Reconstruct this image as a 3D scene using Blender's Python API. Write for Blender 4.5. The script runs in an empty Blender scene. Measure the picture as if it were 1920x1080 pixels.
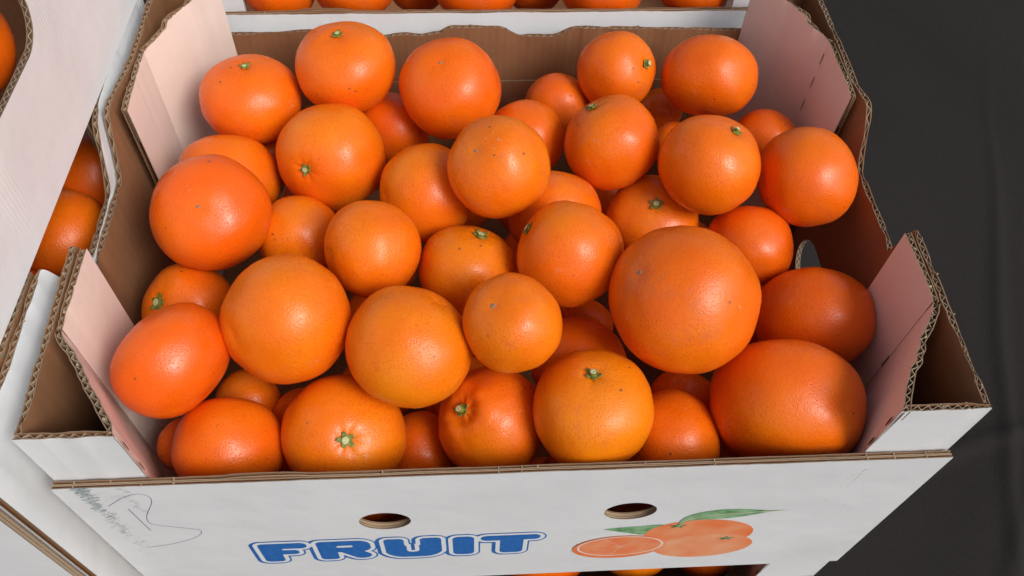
import bpy, math, random
from math import sin, cos, pi, radians, sqrt, atan2, hypot
from mathutils import Vector, Matrix, noise
from mathutils.geometry import tessellate_polygon

# ------------------------------------------------------------------ camera, world, sun, exposure
SC = bpy.context.scene
COL = SC.collection
cam_d = bpy.data.cameras.new('camera')
cam_d.sensor_width = 36
cam_d.lens = 1593.1 * 36 / 1920
cam_d.clip_start = .01
cam_d.clip_end = 50
cam = bpy.data.objects.new('camera', cam_d)
COL.objects.link(cam)
CAM = Vector((-0.02740588, -0.18692679, 0.63382255))
m3 = Matrix(((0.9980194, 0.02260771, -0.058704), (-0.052113, 0.81982221, -0.57024186), (0.03523497, 0.57217168, 0.81937663)))
cam.matrix_world = Matrix.Translation(CAM) @ m3.to_4x4()
SC.camera = cam

SUN_DIR = Vector((0.52, -0.52, 0.74)).normalized()
W = bpy.data.worlds.new('World')
SC.world = W
W.use_nodes = True
wn = W.node_tree.nodes
wl = W.node_tree.links
sky = wn.new('ShaderNodeTexSky')
sky.sky_type = 'NISHITA'
sky.sun_disc = False
sky.sun_elevation = math.asin(SUN_DIR.z)
sky.sun_rotation = atan2(SUN_DIR.x, SUN_DIR.y)
sky.dust_density = 4
bg = wn['Background']
hs = wn.new('ShaderNodeHueSaturation')   # overcast: most of the blue is gone
hs.inputs['Saturation'].default_value = .5
wl.new(sky.outputs[0], hs.inputs['Color'])
wl.new(hs.outputs[0], bg.inputs[0])
bg.inputs[1].default_value = .083
sun_d = bpy.data.lights.new('sun', 'SUN')
sun_d.energy = 1.35
sun_d.angle = radians(25)
sun_d.color = (1, .965, .92)
sun = bpy.data.objects.new('sun', sun_d)
COL.objects.link(sun)
sun.rotation_euler = SUN_DIR.to_track_quat('Z', 'Y').to_euler()
SC.view_settings.view_transform = 'Standard'
SC.view_settings.look = 'None'
SC.view_settings.exposure = .48

# ------------------------------------------------------------------ materials
def mat(name):
    m = bpy.data.materials.new(name)
    m.use_nodes = True
    nt = m.node_tree
    return m, nt, nt.nodes['Principled BSDF']

def N(nt, typ, **kw):
    n = nt.nodes.new(typ)
    for k, v in kw.items():
        if k.startswith('i_'):
            n.inputs[k[2:].replace('_', ' ')].default_value = v
        else:
            setattr(n, k, v)
    return n

def ramp(nt, fac, stops):
    r = nt.nodes.new('ShaderNodeValToRGB')
    e = r.color_ramp.elements
    while len(e) < len(stops):
        e.new(.5)
    for el, (p, c) in zip(e, stops):
        el.position = p
        el.color = c if len(c) == 4 else (*c, 1)
    nt.links.new(fac, r.inputs[0])
    return r.outputs[0]

def mix(nt, a, b, f, mode='MIX'):
    n = nt.nodes.new('ShaderNodeMix')
    n.data_type = 'RGBA'
    n.blend_type = mode
    for s, v in ((n.inputs[0], f), (n.inputs[6], a), (n.inputs[7], b)):
        if hasattr(v, 'is_linked'):
            nt.links.new(v, s)
        elif isinstance(v, (int, float)):
            s.default_value = v
        else:
            s.default_value = (*v, 1)
    return n.outputs[2]

def mth(nt, op, a, b=0.0, clamp=False):
    n = nt.nodes.new('ShaderNodeMath')
    n.operation = op
    n.use_clamp = clamp
    for s, v in ((n.inputs[0], a), (n.inputs[1], b)):
        if hasattr(v, 'is_linked'):
            nt.links.new(v, s)
        else:
            s.default_value = v
    return n.outputs[0]

def bump(nt, b, height, dist, strength=1.0, prev=None):
    n = nt.nodes.new('ShaderNodeBump')
    n.inputs['Strength'].default_value = strength
    n.inputs['Distance'].default_value = dist
    nt.links.new(height, n.inputs['Height'])
    if prev is not None:
        nt.links.new(prev, n.inputs['Normal'])
    nt.links.new(n.outputs[0], b.inputs['Normal'])
    return n.outputs[0]

def make_peel():
    m, nt, b = mat('orange_peel')
    L = nt.links.new
    tc = N(nt, 'ShaderNodeTexCoord')
    oi = N(nt, 'ShaderNodeObjectInfo')
    sep = N(nt, 'ShaderNodeSeparateColor')
    L(oi.outputs['Color'], sep.inputs[0])
    hue, blot = sep.outputs[0], sep.outputs[1]
    rnd = mth(nt, 'MULTIPLY', oi.outputs['Random'], 37.0)
    off = N(nt, 'ShaderNodeCombineXYZ')
    L(rnd, off.inputs[0]); L(rnd, off.inputs[1])
    va = N(nt, 'ShaderNodeVectorMath', operation='ADD')
    L(tc.outputs['Object'], va.inputs[0]); L(off.outputs[0], va.inputs[1])
    P = va.outputs[0]
    def noi(scale, detail=2, rough=.5):
        n = N(nt, 'ShaderNodeTexNoise')
        n.inputs['Scale'].default_value = scale
        n.inputs['Detail'].default_value = detail
        n.inputs['Roughness'].default_value = rough
        L(P, n.inputs['Vector'])
        return n.outputs['Fac']
    def vor(scale, rand=1.0):
        n = N(nt, 'ShaderNodeTexVoronoi')
        n.inputs['Scale'].default_value = scale
        n.inputs['Randomness'].default_value = rand
        L(P, n.inputs['Vector'])
        return n
    big = noi(22, 3)
    h = mth(nt, 'ADD', hue, mth(nt, 'MULTIPLY', mth(nt, 'SUBTRACT', big, .5), 1.5), True)
    base = ramp(nt, h, [(0, (.80, .113, .003)), (.5, (.81, .155, .003)), (1, (.81, .210, .003))])
    # oil glands: darker, redder dots
    pv = vor(640)
    dots = ramp(nt, pv.outputs['Distance'], [(.12, (1, 1, 1)), (.5, (0, 0, 0))])
    gl = mth(nt, 'MULTIPLY', dots, ramp(nt, noi(45, 2), [(.35, (.15, .15, .15)), (.65, (.62, .62, .62))]))
    base = mix(nt, base, (.68, .075, .005), gl)
    # scuffs and bruised, browner patches
    sc = ramp(nt, noi(34, 5, .65), [(.56, (0, 0, 0)), (.72, (.42, .42, .42))])
    sc = mth(nt, 'MULTIPLY', sc, blot)
    base = mix(nt, base, (.50, .13, .05), sc)
    # small dark specks and pale scratches
    sv = vor(95)
    sp = ramp(nt, sv.outputs['Distance'], [(.06, (1, 1, 1)), (.11, (0, 0, 0))])
    csep = N(nt, 'ShaderNodeSeparateColor')
    L(sv.outputs['Color'], csep.inputs[0])
    pick = mth(nt, 'GREATER_THAN', csep.outputs[0], .80)
    sp = mth(nt, 'MULTIPLY', mth(nt, 'MULTIPLY', sp, pick), .75)
    base = mix(nt, base, (.13, .055, .03), sp)
    wv = noi(120, 4, .7)
    pale = mth(nt, 'MULTIPLY', ramp(nt, wv, [(.64, (0, 0, 0)), (.69, (.55, .55, .55))]), ramp(nt, noi(19, 1), [(.60, (0, 0, 0)), (.68, (1, 1, 1))]))
    base = mix(nt, base, (.62, .36, .26), mth(nt, 'MULTIPLY', pale, blot))
    L(base, b.inputs['Base Color'])
    rg = ramp(nt, noi(60, 3), [(.3, (.25, .25, .25)), (.7, (.44, .44, .44))])
    L(rg, b.inputs['Roughness'])
    b.inputs['Specular IOR Level'].default_value = .36
    b.inputs['Coat Weight'].default_value = .08
    b.inputs['Coat Roughness'].default_value = .28
    b.inputs['Subsurface Weight'].default_value = .05
    b.inputs['Subsurface Radius'].default_value = (1.0, .3, .08)
    b.inputs['Subsurface Scale'].default_value = .006
    b1 = bump(nt, b, noi(170, 2, .5), .0005, .4)
    pit = ramp(nt, pv.outputs['Distance'], [(.0, (0, 0, 0)), (.45, (1, 1, 1))])
    bump(nt, b, pit, .00017, .7, b1)
    return m

def make_board(name, col, kraft=False):
    m, nt, b = mat(name)
    L = nt.links.new
    tc = N(nt, 'ShaderNodeTexCoord')
    def noi(scale, detail=3, vec=None, rough=.55):
        n = N(nt, 'ShaderNodeTexNoise')
        n.inputs['Scale'].default_value = scale
        n.inputs['Detail'].default_value = detail
        n.inputs['Roughness'].default_value = rough
        L(vec or tc.outputs['Object'], n.inputs['Vector'])
        return n.outputs['Fac']
    a = noi(9, 4)
    f = noi(900 if kraft else 410, 2)
    dk = tuple(c * (.78 if kraft else .93) for c in col)
    base = mix(nt, dk, col, ramp(nt, a, [(.3, (0, 0, 0)), (.7, (1, 1, 1))]))
    base = mix(nt, base, tuple(c * (.72 if kraft else .9) for c in col), ramp(nt, f, [(.5, (0, 0, 0)), (.75, (.5, .5, .5))]))
    dt = N(nt, 'ShaderNodeVectorMath', operation='DOT_PRODUCT')
    L(tc.outputs['Object'], dt.inputs[0]); dt.inputs[1].default_value = (1, .75, 0)
    wv = mth(nt, 'SINE', mth(nt, 'MULTIPLY', dt.outputs['Value'], 2 * pi / .0062))
    if not kraft:   # stains, and faint grey rub marks
        st = ramp(nt, noi(7, 4, None, .6), [(.58, (0, 0, 0)), (.80, (.20, .20, .20))])
        base = mix(nt, base, (.50, .43, .36), st)
        r = ramp(nt, noi(26, 5, None, .7), [(.62, (0, 0, 0)), (.74, (.13, .13, .13))])
        base = mix(nt, base, tuple(c * .72 for c in col), r)
    L(base, b.inputs['Base Color'])
    b.inputs['Roughness'].default_value = .85 if kraft else .5
    b.inputs['Specular IOR Level'].default_value = .2 if kraft else .35
    b0 = bump(nt, b, wv, .00005, 1) if kraft else None
    b1 = bump(nt, b, noi(14, 3), .004, .45 if not kraft else .6, b0)
    bump(nt, b, f, .0003, .5 if kraft else .12, b1)
    return m

M_PEEL = make_peel()
M_WHITE = make_board('white_coated_board', (.79, .80, .81))
M_BOUNCE = make_board('bounce_tinted_board', (.84, .70, .62))  # white coated board; warm bounce off the oranges is put into its pink
M_KRAFT = make_board('brown_kraft_board', (.31, .148, .070), True)
M_EDGE = make_board('cut_board_edge', (.25, .175, .115), True)
M_GAP_SHADE = make_board('gap_shade', (.10, .065, .04), True)  # shade inside flute hollows and fold slits, put into a dark colour
M_FLUTE = make_board('fluted_paper', (.40, .30, .20), True)

def flat(name, col, rough=.6, col2=None, scale=60):
    m, nt, b = mat(name)
    if col2:
        n = N(nt, 'ShaderNodeTexNoise')
        tc = N(nt, 'ShaderNodeTexCoord')
        nt.links.new(tc.outputs['Object'], n.inputs['Vector'])
        n.inputs['Scale'].default_value = scale
        n.inputs['Detail'].default_value = 4
        c = ramp(nt, n.outputs['Fac'], [(.35, col), (.65, col2)])
        nt.links.new(c, b.inputs['Base Color'])
    else:
        b.inputs['Base Color'].default_value = (*col, 1)
    b.inputs['Roughness'].default_value = rough
    return m
M_BLUE = flat('blue_ink', (.018, .13, .44), .45, (.035, .17, .50), 260)
M_PAPERW = flat('unprinted_ring', (.79, .80, .81), .5)
M_PEN = flat('pen_ink', (.16, .16, .27), .5)
M_STAMP = flat('stamp_ink', (.17, .24, .25), .6, (.45, .50, .51), 900)
M_GREYDOT = flat('grey_print', (.36, .35, .36), .6)
M_PR_OR = flat('printed_orange', (.87, .19, .05), .5, (.88, .34, .16), 32)
M_PR_OR2 = flat('printed_pale_orange', (.87, .24, .08), .5, (.88, .42, .23), 30)
M_PR_RING = flat('printed_pith', (.88, .68, .58), .5)
M_PR_FLESH = flat('printed_flesh', (.87, .22, .08), .5, (.88, .32, .15), 90)
M_PR_GRN = flat('printed_leaf_green', (.09, .26, .10), .5, (.30, .50, .27), 130)
M_PR_DGRN = flat('printed_dark_green', (.07, .20, .08), .5)
M_GREEN = flat('calyx_green', (.13, .15, .022), .6, (.27, .26, .045), 500)
M_STUB = flat('cut_stem', (.42, .44, .20), .7, (.55, .56, .30), 1500)
M_SCAR = flat('blossom_scar_skin', (.16, .11, .07), .8, (.34, .26, .19), 1800)

# ------------------------------------------------------------------ mesh helper
class MB:
    def __init__(s):
        s.v = []; s.f = []; s.m = []; s.mats = []
    def mi(s, m):
        if m not in s.mats: s.mats.append(m)
        return s.mats.index(m)
    def add(s, vs, fs, m):
        o = len(s.v)
        s.v += [tuple(p) for p in vs]
        if not isinstance(m, (list, tuple)):
            m = [m] * len(fs)
        for f, mm in zip(fs, m):
            s.f.append(tuple(i + o for i in f)); s.m.append(s.mi(mm))
    def mesh(s, name, smooth=False):
        me = bpy.data.meshes.new(name)
        me.from_pydata(s.v, [], s.f)
        for m in s.mats: me.materials.append(m)
        me.polygons.foreach_set('material_index', s.m)
        if smooth: me.polygons.foreach_set('use_smooth', [True] * len(s.f))
        me.update()
        return me
    def obj(s, name, parent=None, smooth=False):
        o = bpy.data.objects.new(name, s.mesh(name, smooth))
        COL.objects.link(o)
        o.parent = parent
        return o

def tag(o, label=None, cat=None, group=None, kind=None):
    for k, v in (('label', label), ('category', cat), ('group', group), ('kind', kind)):
        if v: o[k] = v

# ------------------------------------------------------------------ corrugated board
T = .0038          # single-wall board thickness
LN = .0006         # liner thickness
WAVE = .0058       # flute pitch
rng = random.Random(7)

def jag(a, s):
    """small torn roughness of a cut edge"""
    v = noise.noise(Vector((s * 170, a * 9.1, 2.2))) * .00055 + noise.noise(Vector((s * 40, a * 5.3, 7.7))) * .0008
    t = noise.noise(Vector((s * 420, a * 3.7, 1.1)))
    if t > .42: v += (t - .42) * .006
    if t < -.5: v += (t + .5) * .004
    return v

def fluted(mb, a, b, off, ztop, zbot, m_face, m_back, seed, amp_crush=.0007, flute_depth=.03, rough=1.0, ends=True, bulge=None, trim=None):
    """Upright corrugated wall from plan point a to b. The printed face lies on a-b; OFF is the
    plan vector (length T) towards its other face. ztop(s), zbot(s) give the cut edges."""
    a = Vector((a[0], a[1])); b = Vector((b[0], b[1])); off = Vector(off)
    L = (b - a).length; d = (b - a) / L; u = off.normalized()
    def lat(s, w):
        return w * amp_crush * (noise.noise(Vector((s * 45, seed * 3.3, 0))) + .5 * noise.noise(Vector((s * 130, seed * 1.7, 4))))
    def P(s, o, z, w):
        if trim:
            lo, hi = trim(o); s = lo + (s / L) * (hi - lo)
        cr_ = max(0, noise.noise(Vector((s * 55, seed * 2.9, 6))) * 1.9 - .15) * .8 * min(1, w * 1.3)
        o = T / 2 + (o - T / 2) * (1 - cr_)
        q = a + d * s + u * (o + lat(s, w) - (bulge(s) * z / .2 if bulge else 0))
        return (q.x, q.y, z)
    n = max(2, int(L / .0016))
    for layer, (o0, o1) in enumerate(((0, LN), (T - LN, T))):
        vs = []; fs = []; ms = []
        for i in range(n + 1):
            s = L * i / n
            zt = ztop(s) + jag(seed + layer * 11, s) * rough
            zb = zbot(s)
            zm = max(zb + (zt - zb) * .5, zt - .012)
            for o in (o0, o1):
                vs += [P(s, o, zb, 0), P(s, o, zm, .45), P(s, o, zt, 1)]
        for i in range(n):
            k = i * 6; q = k + 6
            ff = m_face if layer == 0 else M_KRAFT
            fb = m_back if layer == 1 else M_KRAFT
            fs += [(k, q, q + 1, k + 1), (k + 1, q + 1, q + 2, k + 2)]; ms += [ff, ff]
            fs += [(k + 3, k + 4, q + 4, q + 3), (k + 4, k + 5, q + 5, q + 4)]; ms += [fb, fb]
            fs += [(k + 2, q + 2, q + 5, k + 5)]; ms += [M_EDGE]
            fs += [(k, k + 3, q + 3, q)]; ms += [M_EDGE]
        if ends:
            for k in (0, n * 6):
                fs += [(k, k + 1, k + 4, k + 3), (k + 1, k + 2, k + 5, k + 4)]; ms += [M_EDGE, M_EDGE]
        mb.add(vs, fs, ms)
    # the wavy paper between the two liners
    n = max(8, int(L / .0007)); vs = []; fs = []
    A = (T - 2 * LN) / 2 - .0003
    for i in range(n + 1):
        s = L * i / n
        ph = 2 * pi * s / WAVE + 1.2 * noise.noise(Vector((s * 30, seed, 9)))
        o = T / 2 + A * sin(ph) * (1 + .15 * noise.noise(Vector((s * 200, seed, 3))))
        zt = ztop(s) + jag(seed + 5, s) * rough - .0005
        zb = max(zbot(s) + .0005, zt - flute_depth)
        for w in (-.00022, .00022):
            vs += [P(s, o + w, zb, .4), P(s, o + w, zt, 1)]
    for i in range(n):
        k = i * 4; q = k + 4
        fs += [(k, q, q + 1, k + 1), (k + 2, k + 3, q + 3, q + 2), (k + 1, q + 1, q + 3, k + 3)]
    mb.add(vs, fs, M_FLUTE)

def slab(mb, outline, holes, fr, o0, o1, m0, m1, medge):
    """flat sheet: 2-D outline (s,z) with holes, given thickness; fr(s,z,o) -> 3-D"""
    loops = [outline] + holes
    tri = tessellate_polygon([[Vector((p[0], p[1], 0)) for p in l] for l in loops])
    allp = [p for l in loops for p in l]
    n = len(allp)
    vs = [fr(p[0], p[1], o0) for p in allp] + [fr(p[0], p[1], o1) for p in allp]
    fs = [tuple(t) for t in tri] + [tuple(i + n for i in t) for t in tri]
    ms = [m0] * len(tri) + [m1] * len(tri)
    k = 0
    for l in loops:
        for i in range(len(l)):
            j = (i + 1) % len(l)
            fs.append((k + i, k + j, n + k + j, n + k + i)); ms.append(medge)
        k += len(l)
    mb.add(vs, fs, ms)

def circ(cx, cz, rx, rz, n=40, seed=0):
    out = []
    for i in range(n):
        t = 2 * pi * i / n
        w = 1 + .012 * noise.noise(Vector((cos(t) * 3, sin(t) * 3, seed)))
        out.append((cx + rx * cos(t) * w, cz + rz * sin(t) * w))
    return out

def profile(pts):
    def f(s):
        if s <= pts[0][0]: return pts[0][1]
        for (a, za), (b, zb) in zip(pts, pts[1:]):
            if s <= b:
                t = (s - a) / (b - a); t = t * t * (3 - 2 * t)
                return za + (zb - za) * t
        return pts[-1][1]
    return f
def plinear(pts):
    def f(s):
        if s <= pts[0][0]: return pts[0][1]
        for (a, za), (b, zb) in zip(pts, pts[1:]):
            if s <= b: return za + (zb - za) * (s - a) / (b - a)
        return pts[-1][1]
    return f

H1 = .1905; H2 = .2399; HW = .25; DP = .376
YF = -.003
HOLES = [(-.0778, .1222, .0158, .0142), (.0742, .1232, .0165, .0143)]

def blob(n, r, seed):
    """a little torn crumb of board"""
    rr = random.Random(seed); vs = []; fs = []
    for i in range(6):
        t = i * pi / 3
        for z in (-.4, .4):
            vs.append((r * cos(t) * rr.uniform(.5, 1.2), r * sin(t) * rr.uniform(.5, 1.2), z * r * rr.uniform(.5, 1.3)))
    for i in range(6):
        j = (i + 1) % 6
        fs.append((2 * i, 2 * j, 2 * j + 1, 2 * i + 1))
    fs += [tuple(2 * i for i in range(6)), tuple(2 * i + 1 for i in range(6))]
    return vs, fs

def ribbon(mb, pts, w, fr, o, m):
    """thin ink line on a face"""
    vs = []; fs = []
    n = len(pts)
    for i, p in enumerate(pts):
        q0 = pts[max(0, i - 1)]; q1 = pts[min(n - 1, i + 1)]
        dx, dz = q1[0] - q0[0], q1[1] - q0[1]; l = hypot(dx, dz) or 1
        ww = w * (.5 if i in (0, n - 1) else 1)
        vs += [fr(p[0] - dz / l * ww / 2, p[1] + dx / l * ww / 2, o), fr(p[0] + dz / l * ww / 2, p[1] - dx / l * ww / 2, o)]
    for i in range(n - 1):
        k = 2 * i
        fs.append((k, k + 2, k + 3, k + 1))
    mb.add(vs, fs, m)

def smooth_line(pts, k=8):
    out = []
    P = [pts[0]] + list(pts) + [pts[-1]]
    for i in range(1, len(P) - 2):
        p0, p1, p2, p3 = P[i - 1:i + 3]
        for j in range(k):
            t = j / k
            out.append(tuple(.5 * ((2 * p1[c]) + (-p0[c] + p2[c]) * t + (2 * p0[c] - 5 * p1[c] + 4 * p2[c] - p3[c]) * t * t + (-p0[c] + 3 * p1[c] - 3 * p2[c] + p3[c]) * t ** 3) for c in (0, 1)))
    out.append(tuple(pts[-1]))
    return out

# ---- lettering from a distance field, millimetres in the panel's plane
def rbox(x, z, x0, x1, z0, z1, r):
    cx, cz, hx, hz = (x0 + x1) / 2, (z0 + z1) / 2, (x1 - x0) / 2 - r, (z1 - z0) / 2 - r
    dx, dz = abs(x - cx) - hx, abs(z - cz) - hz
    return hypot(max(dx, 0), max(dz, 0)) + min(max(dx, dz), 0) - r
def caps(x, z, a, b, r):
    ax, az = a; bx, bz = b
    t = max(0, min(1, ((x - ax) * (bx - ax) + (z - az) * (bz - az)) / ((bx - ax) ** 2 + (bz - az) ** 2)))
    return hypot(x - ax - t * (bx - ax), z - az - t * (bz - az)) - r
def fruit_sdf(x, z):
    x *= 1000; z *= 1000
    d = 99
    if x < -124:
        d = min(d, rbox(x, z, -162.5, -149.5, 54, 89.5, 3.5), rbox(x, z, -162.5, -131.5, 79, 89.5, 4.5), rbox(x, z, -155, -138, 68, 76.2, 3), rbox(x, z, -155, -148, 70, 84, .5))
    if -142 < x < -80:
        r = min(rbox(x, z, -125.5, -113.5, 54, 89.5, 3.5), rbox(x, z, -125.5, -91, 68, 89.5, 8), caps(x, z, (-105, 70), (-98, 60.5), 6.3))
        d = min(d, max(r, -rbox(x, z, -113, -102.5, 77, 80.6, 1.4)))
    if -97 < x < -30:
        r = min(rbox(x, z, -82, -44.7, 52.5, 76, 13), rbox(x, z, -82, -69, 60, 89.5, 3.5), rbox(x, z, -58.5, -44.7, 60, 89.5, 3.5))
        d = min(d, max(r, -rbox(x, z, -67.9, -59.6, 63, 110, 3.6)))
    if -52 < x < -8:
        d = min(d, rbox(x, z, -37.3, -23.2, 53.5, 89, 4.5))
    if x > -35:
        d = min(d, rbox(x, z, -18.9, 20.5, 79, 88.5, 4.6), rbox(x, z, -6, 9.5, 53.5, 86, 4))
    return d
def iso(field, level, x0, x1, z0, z1, h, fr, o, m, mb):
    nx = int((x1 - x0) / h) + 1; nz = int((z1 - z0) / h) + 1
    V = [[field[i][j] - level for j in range(nz + 1)] for i in range(nx + 1)]
    vs = []; fs = []; ix = {}
    def vert(x, z):
        k = (round(x * 1e6), round(z * 1e6))
        if k not in ix:
            ix[k] = len(vs); vs.append(fr(x, z, o))
        return ix[k]
    for i in range(nx):
        j = 0
        while j < nz:
            c = (V[i][j], V[i + 1][j], V[i + 1][j + 1], V[i][j + 1])
            if all(v < 0 for v in c):
                j0 = j
                while j < nz and V[i][j + 1] < 0 and V[i + 1][j + 1] < 0: j += 1
                X0, X1 = x0 + i * h, x0 + (i + 1) * h
                fs.append((vert(X0, z0 + j0 * h), vert(X1, z0 + j0 * h), vert(X1, z0 + j * h), vert(X0, z0 + j * h)))
                if j == j0: j += 1
                continue
            if any(v < 0 for v in c):
                P = ((x0 + i * h, z0 + j * h), (x0 + (i + 1) * h, z0 + j * h), (x0 + (i + 1) * h, z0 + (j + 1) * h), (x0 + i * h, z0 + (j + 1) * h))
                poly = []
                for k in range(4):
                    a, b = c[k], c[(k + 1) % 4]
                    if a < 0: poly.append(vert(*P[k]))
                    if (a < 0) != (b < 0):
                        t = a / (a - b)
                        poly.append(vert(P[k][0] + (P[(k + 1) % 4][0] - P[k][0]) * t, P[k][1] + (P[(k + 1) % 4][1] - P[k][1]) * t))
                poly = [p for n_, p in enumerate(poly) if p != poly[n_ - 1]]
                if len(poly) > 2: fs.append(tuple(poly))
            j += 1
    mb.add(vs, fs, m)

def front_fr(s, z, o): return (s, YF + o, z)     # o towards the inside of the crate

def poly_print(mb, pts, o, m):
    c = (sum(p[0] for p in pts) / len(pts), sum(p[1] for p in pts) / len(pts))
    tri = tessellate_polygon([[Vector((p[0], p[1], 0)) for p in pts]])
    mb.add([front_fr(p[0], p[1], o) for p in pts], [tuple(t) for t in tri], m)

def ell(cx, cz, rx, rz, n=56, rot=0, lob=0):
    out = []
    for i in range(n):
        t = 2 * pi * i / n
        x, z = rx * cos(t), rz * sin(t)
        out.append((cx + x * cos(rot) - z * sin(rot), cz + x * sin(rot) + z * cos(rot)))
    return out

def build_crate():
    root = bpy.data.objects.new('fruit_crate', None)
    COL.objects.link(root)
    root.empty_display_size = .05
    # ---------------- front panel: two sheets of board with level flutes
    mb = MB()
    def top(seed):
        out = []
        n = 150
        for i in range(n + 1):
            s = HW - 2 * HW * i / n
            z = H1 + .0007 * noise.noise(Vector((s * 30, seed, 0))) + .0004 * noise.noise(Vector((s * 150, seed, 3)))
            if abs(s + .137) < .022 and seed > 2.5: z += .0022 * cos((s + .137) / .022 * pi / 2) ** .5
            out.append((s, z))
        return out
    layers = [(0, .0006, 0), (.0006, .0016, -.0022), (.0016, .0021, -.0001), (.0024, .0029, -.0003), (.0029, .0039, -.0022), (.0039, .0045, 0)]
    for k, (o0, o1, dz) in enumerate(layers):
        tp = [(s, z + dz) for s, z in top(k * .9)]
        out = [(-HW, .0), (HW, .0)] + tp
        g = .0007 if dz else 0
        holes = [circ(cx, cz, rx + g, rz + g, 44, k)[::-1] for cx, cz, rx, rz in HOLES]
        slab(mb, out, holes, front_fr, o0, o1, M_WHITE if k == 0 else M_KRAFT, M_KRAFT, M_EDGE if not dz else M_FLUTE)
    front = mb.obj('front_panel', root)
    # short creases pressed across the top edge
    mb = MB()
    for s in [-.2385, -.219, -.2025, -.1856, -.083, -.0735, -.0205, -.0095, .0035, .0125, .073, .112, .2, .216, .235]:
        w = rng.uniform(.0003, .0007); h = rng.uniform(-.0002, .0002)
        for o0, o1 in ((.0003, .0020), (.0025, .0043)):
            if rng.random() < .3: continue
            k = rng.uniform(-.0006, .0006)
            vs = [front_fr(s + x + (k if o == o1 else 0), H1 + z, o) for o in (o0, o1) for x, z in ((-w, -.0016), (w, -.0014), (w * .6, h), (-w * .5, h + .0001))]
            mb.add(vs, [(0, 1, 2, 3), (4, 5, 6, 7), (0, 1, 5, 4), (1, 2, 6, 5), (2, 3, 7, 6), (3, 0, 4, 7)], M_FLUTE)
    tag(mb.obj('edge_crease', front), kind='stuff')
    # lettering: three stacked layers of ink
    x0, x1, z0, z1, h = -.171, .029, .045, .098, .0006
    nx = int((x1 - x0) / h) + 1; nz = int((z1 - z0) / h) + 1
    F = [[fruit_sdf(x0 + i * h, z0 + j * h) / 1000 for j in range(nz + 1)] for i in range(nx + 1)]
    F2 = [[fruit_sdf(x0 + i * h + .0007, z0 + j * h + .0004) / 1000 for j in range(nz + 1)] for i in range(nx + 1)]
    mb = MB()
    iso(F2, .0047, x0, x1, z0, z1, h, front_fr, -.00015, M_BLUE, mb)
    iso(F, .0029, x0, x1, z0, z1, h, front_fr, -.00025, M_PAPERW, mb)
    mb.obj('letter_outline', front)
    cuts = (x0, -.1285, -.0862, -.0410, -.0211, x1)
    for c0, c1 in zip(cuts, cuts[1:]):
        i0, i1 = round((c0 - x0) / h), round((c1 - x0) / h)
        mb = MB()
        iso(F[i0:i1 + 2], 0, x0 + i0 * h, x0 + i1 * h - h * .5, z0, z1, h, front_fr, -.00035, M_BLUE, mb)
        mb.obj('letter', front)
    # the printed fruit
    mb = MB()
    lf = smooth_line([(.1010, .0962), (.0945, .0968), (.0850, .0955), (.0740, .0945), (.0616, .0918), (.0700, .0870), (.0770, .0835), (.0840, .0800), (.0884, .0787), (.0960, .0860), (.1010, .0962)])
    poly_print(mb, lf[:-1], -.00012, M_PR_GRN)
    mb.obj('printed_leaf', front); mb = MB()
    poly_print(mb, ell(.1275, .0755, .0375, .0275, rot=-.12), -.0002, M_PR_OR)
    mb.obj('printed_fruit', front); mb = MB()
    poly_print(mb, ell(.1360, .0500, .0347, .0243, rot=.0), -.0003, M_PR_OR2)
    mb.obj('printed_fruit', front); mb = MB()
    lf = smooth_line([(.1095, .0945), (.1105, .1060), (.1150, .1130), (.1230, .1180), (.1340, .1205), (.1450, .1205), (.1560, .1180), (.1650, .1162), (.1755, .1155), (.1650, .1135), (.1560, .1095), (.1450, .1055), (.1340, .1040), (.1230, .1035), (.1160, .1025), (.1125, .0990), (.1120, .0945)])
    poly_print(mb, lf, -.00035, M_PR_GRN)
    ribbon(mb, smooth_line([(.1115, .1010), (.1200, .1085), (.1330, .1122), (.1460, .1130), (.1600, .1145), (.1740, .1153)]), .0007, front_fr, -.00042, M_PR_RING)
    mb.obj('printed_leaf', front)
    for cx, cz, r in ((.1098, .0935, .0062), (.1487, .0650, .0058)):
        mb = MB(); st = []
        for i in range(10):
            t = 2 * pi * i / 10 + .3
            rr = r * (1 if i % 2 == 0 else .38)
            st.append((cx + rr * cos(t) * 1.1, cz + rr * sin(t) * .75))
        poly_print(mb, st, -.00045, M_PR_DGRN)
        poly_print(mb, ell(cx + .0005, cz + .0008, r * .3, r * .3, 10), -.0005, M_PR_GRN)
        mb.obj('printed_calyx', front)
    mb = MB()
    poly_print(mb, ell(.0765, .0553, .0322, .0232, rot=.05), -.0006, M_PR_OR)
    poly_print(mb, ell(.0768, .0575, .0298, .0200, rot=.05), -.0007, M_PR_RING)
    poly_print(mb, ell(.0768, .0577, .0280, .0186, rot=.05), -.0008, M_PR_FLESH)
    for t, l in ((.35, 1), (1.0, 1), (2.05, .95), (2.9, .6), (3.7, .8), (4.55, 1), (5.4, .9)):
        ribbon(mb, [(.0768, .0577), (.0768 + .027 * l * cos(t), .0577 + .018 * l * sin(t))], .0006 if t in (1.0, 4.55, 2.05) else .0003, front_fr, -.0009, M_PR_RING)
    mb.obj('printed_slice', front)
    # pen scribble
    mb = MB()
    ribbon(mb, smooth_line([(-.2285, .1640), (-.2273, .1654), (-.2158, .1764), (-.2070, .1800), (-.2028, .1751), (-.2045, .1658), (-.2134, .1454), (-.2145, .1336), (-.2059, .1280), (-.1957, .1231), (-.1902, .1199), (-.1906, .1135), (-.1986, .1045), (-.2139, .0962), (-.2295, .0920)]), .00045, front_fr, -.00012, M_PEN)
    mb.obj('pen_stroke', front); mb = MB()
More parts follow.
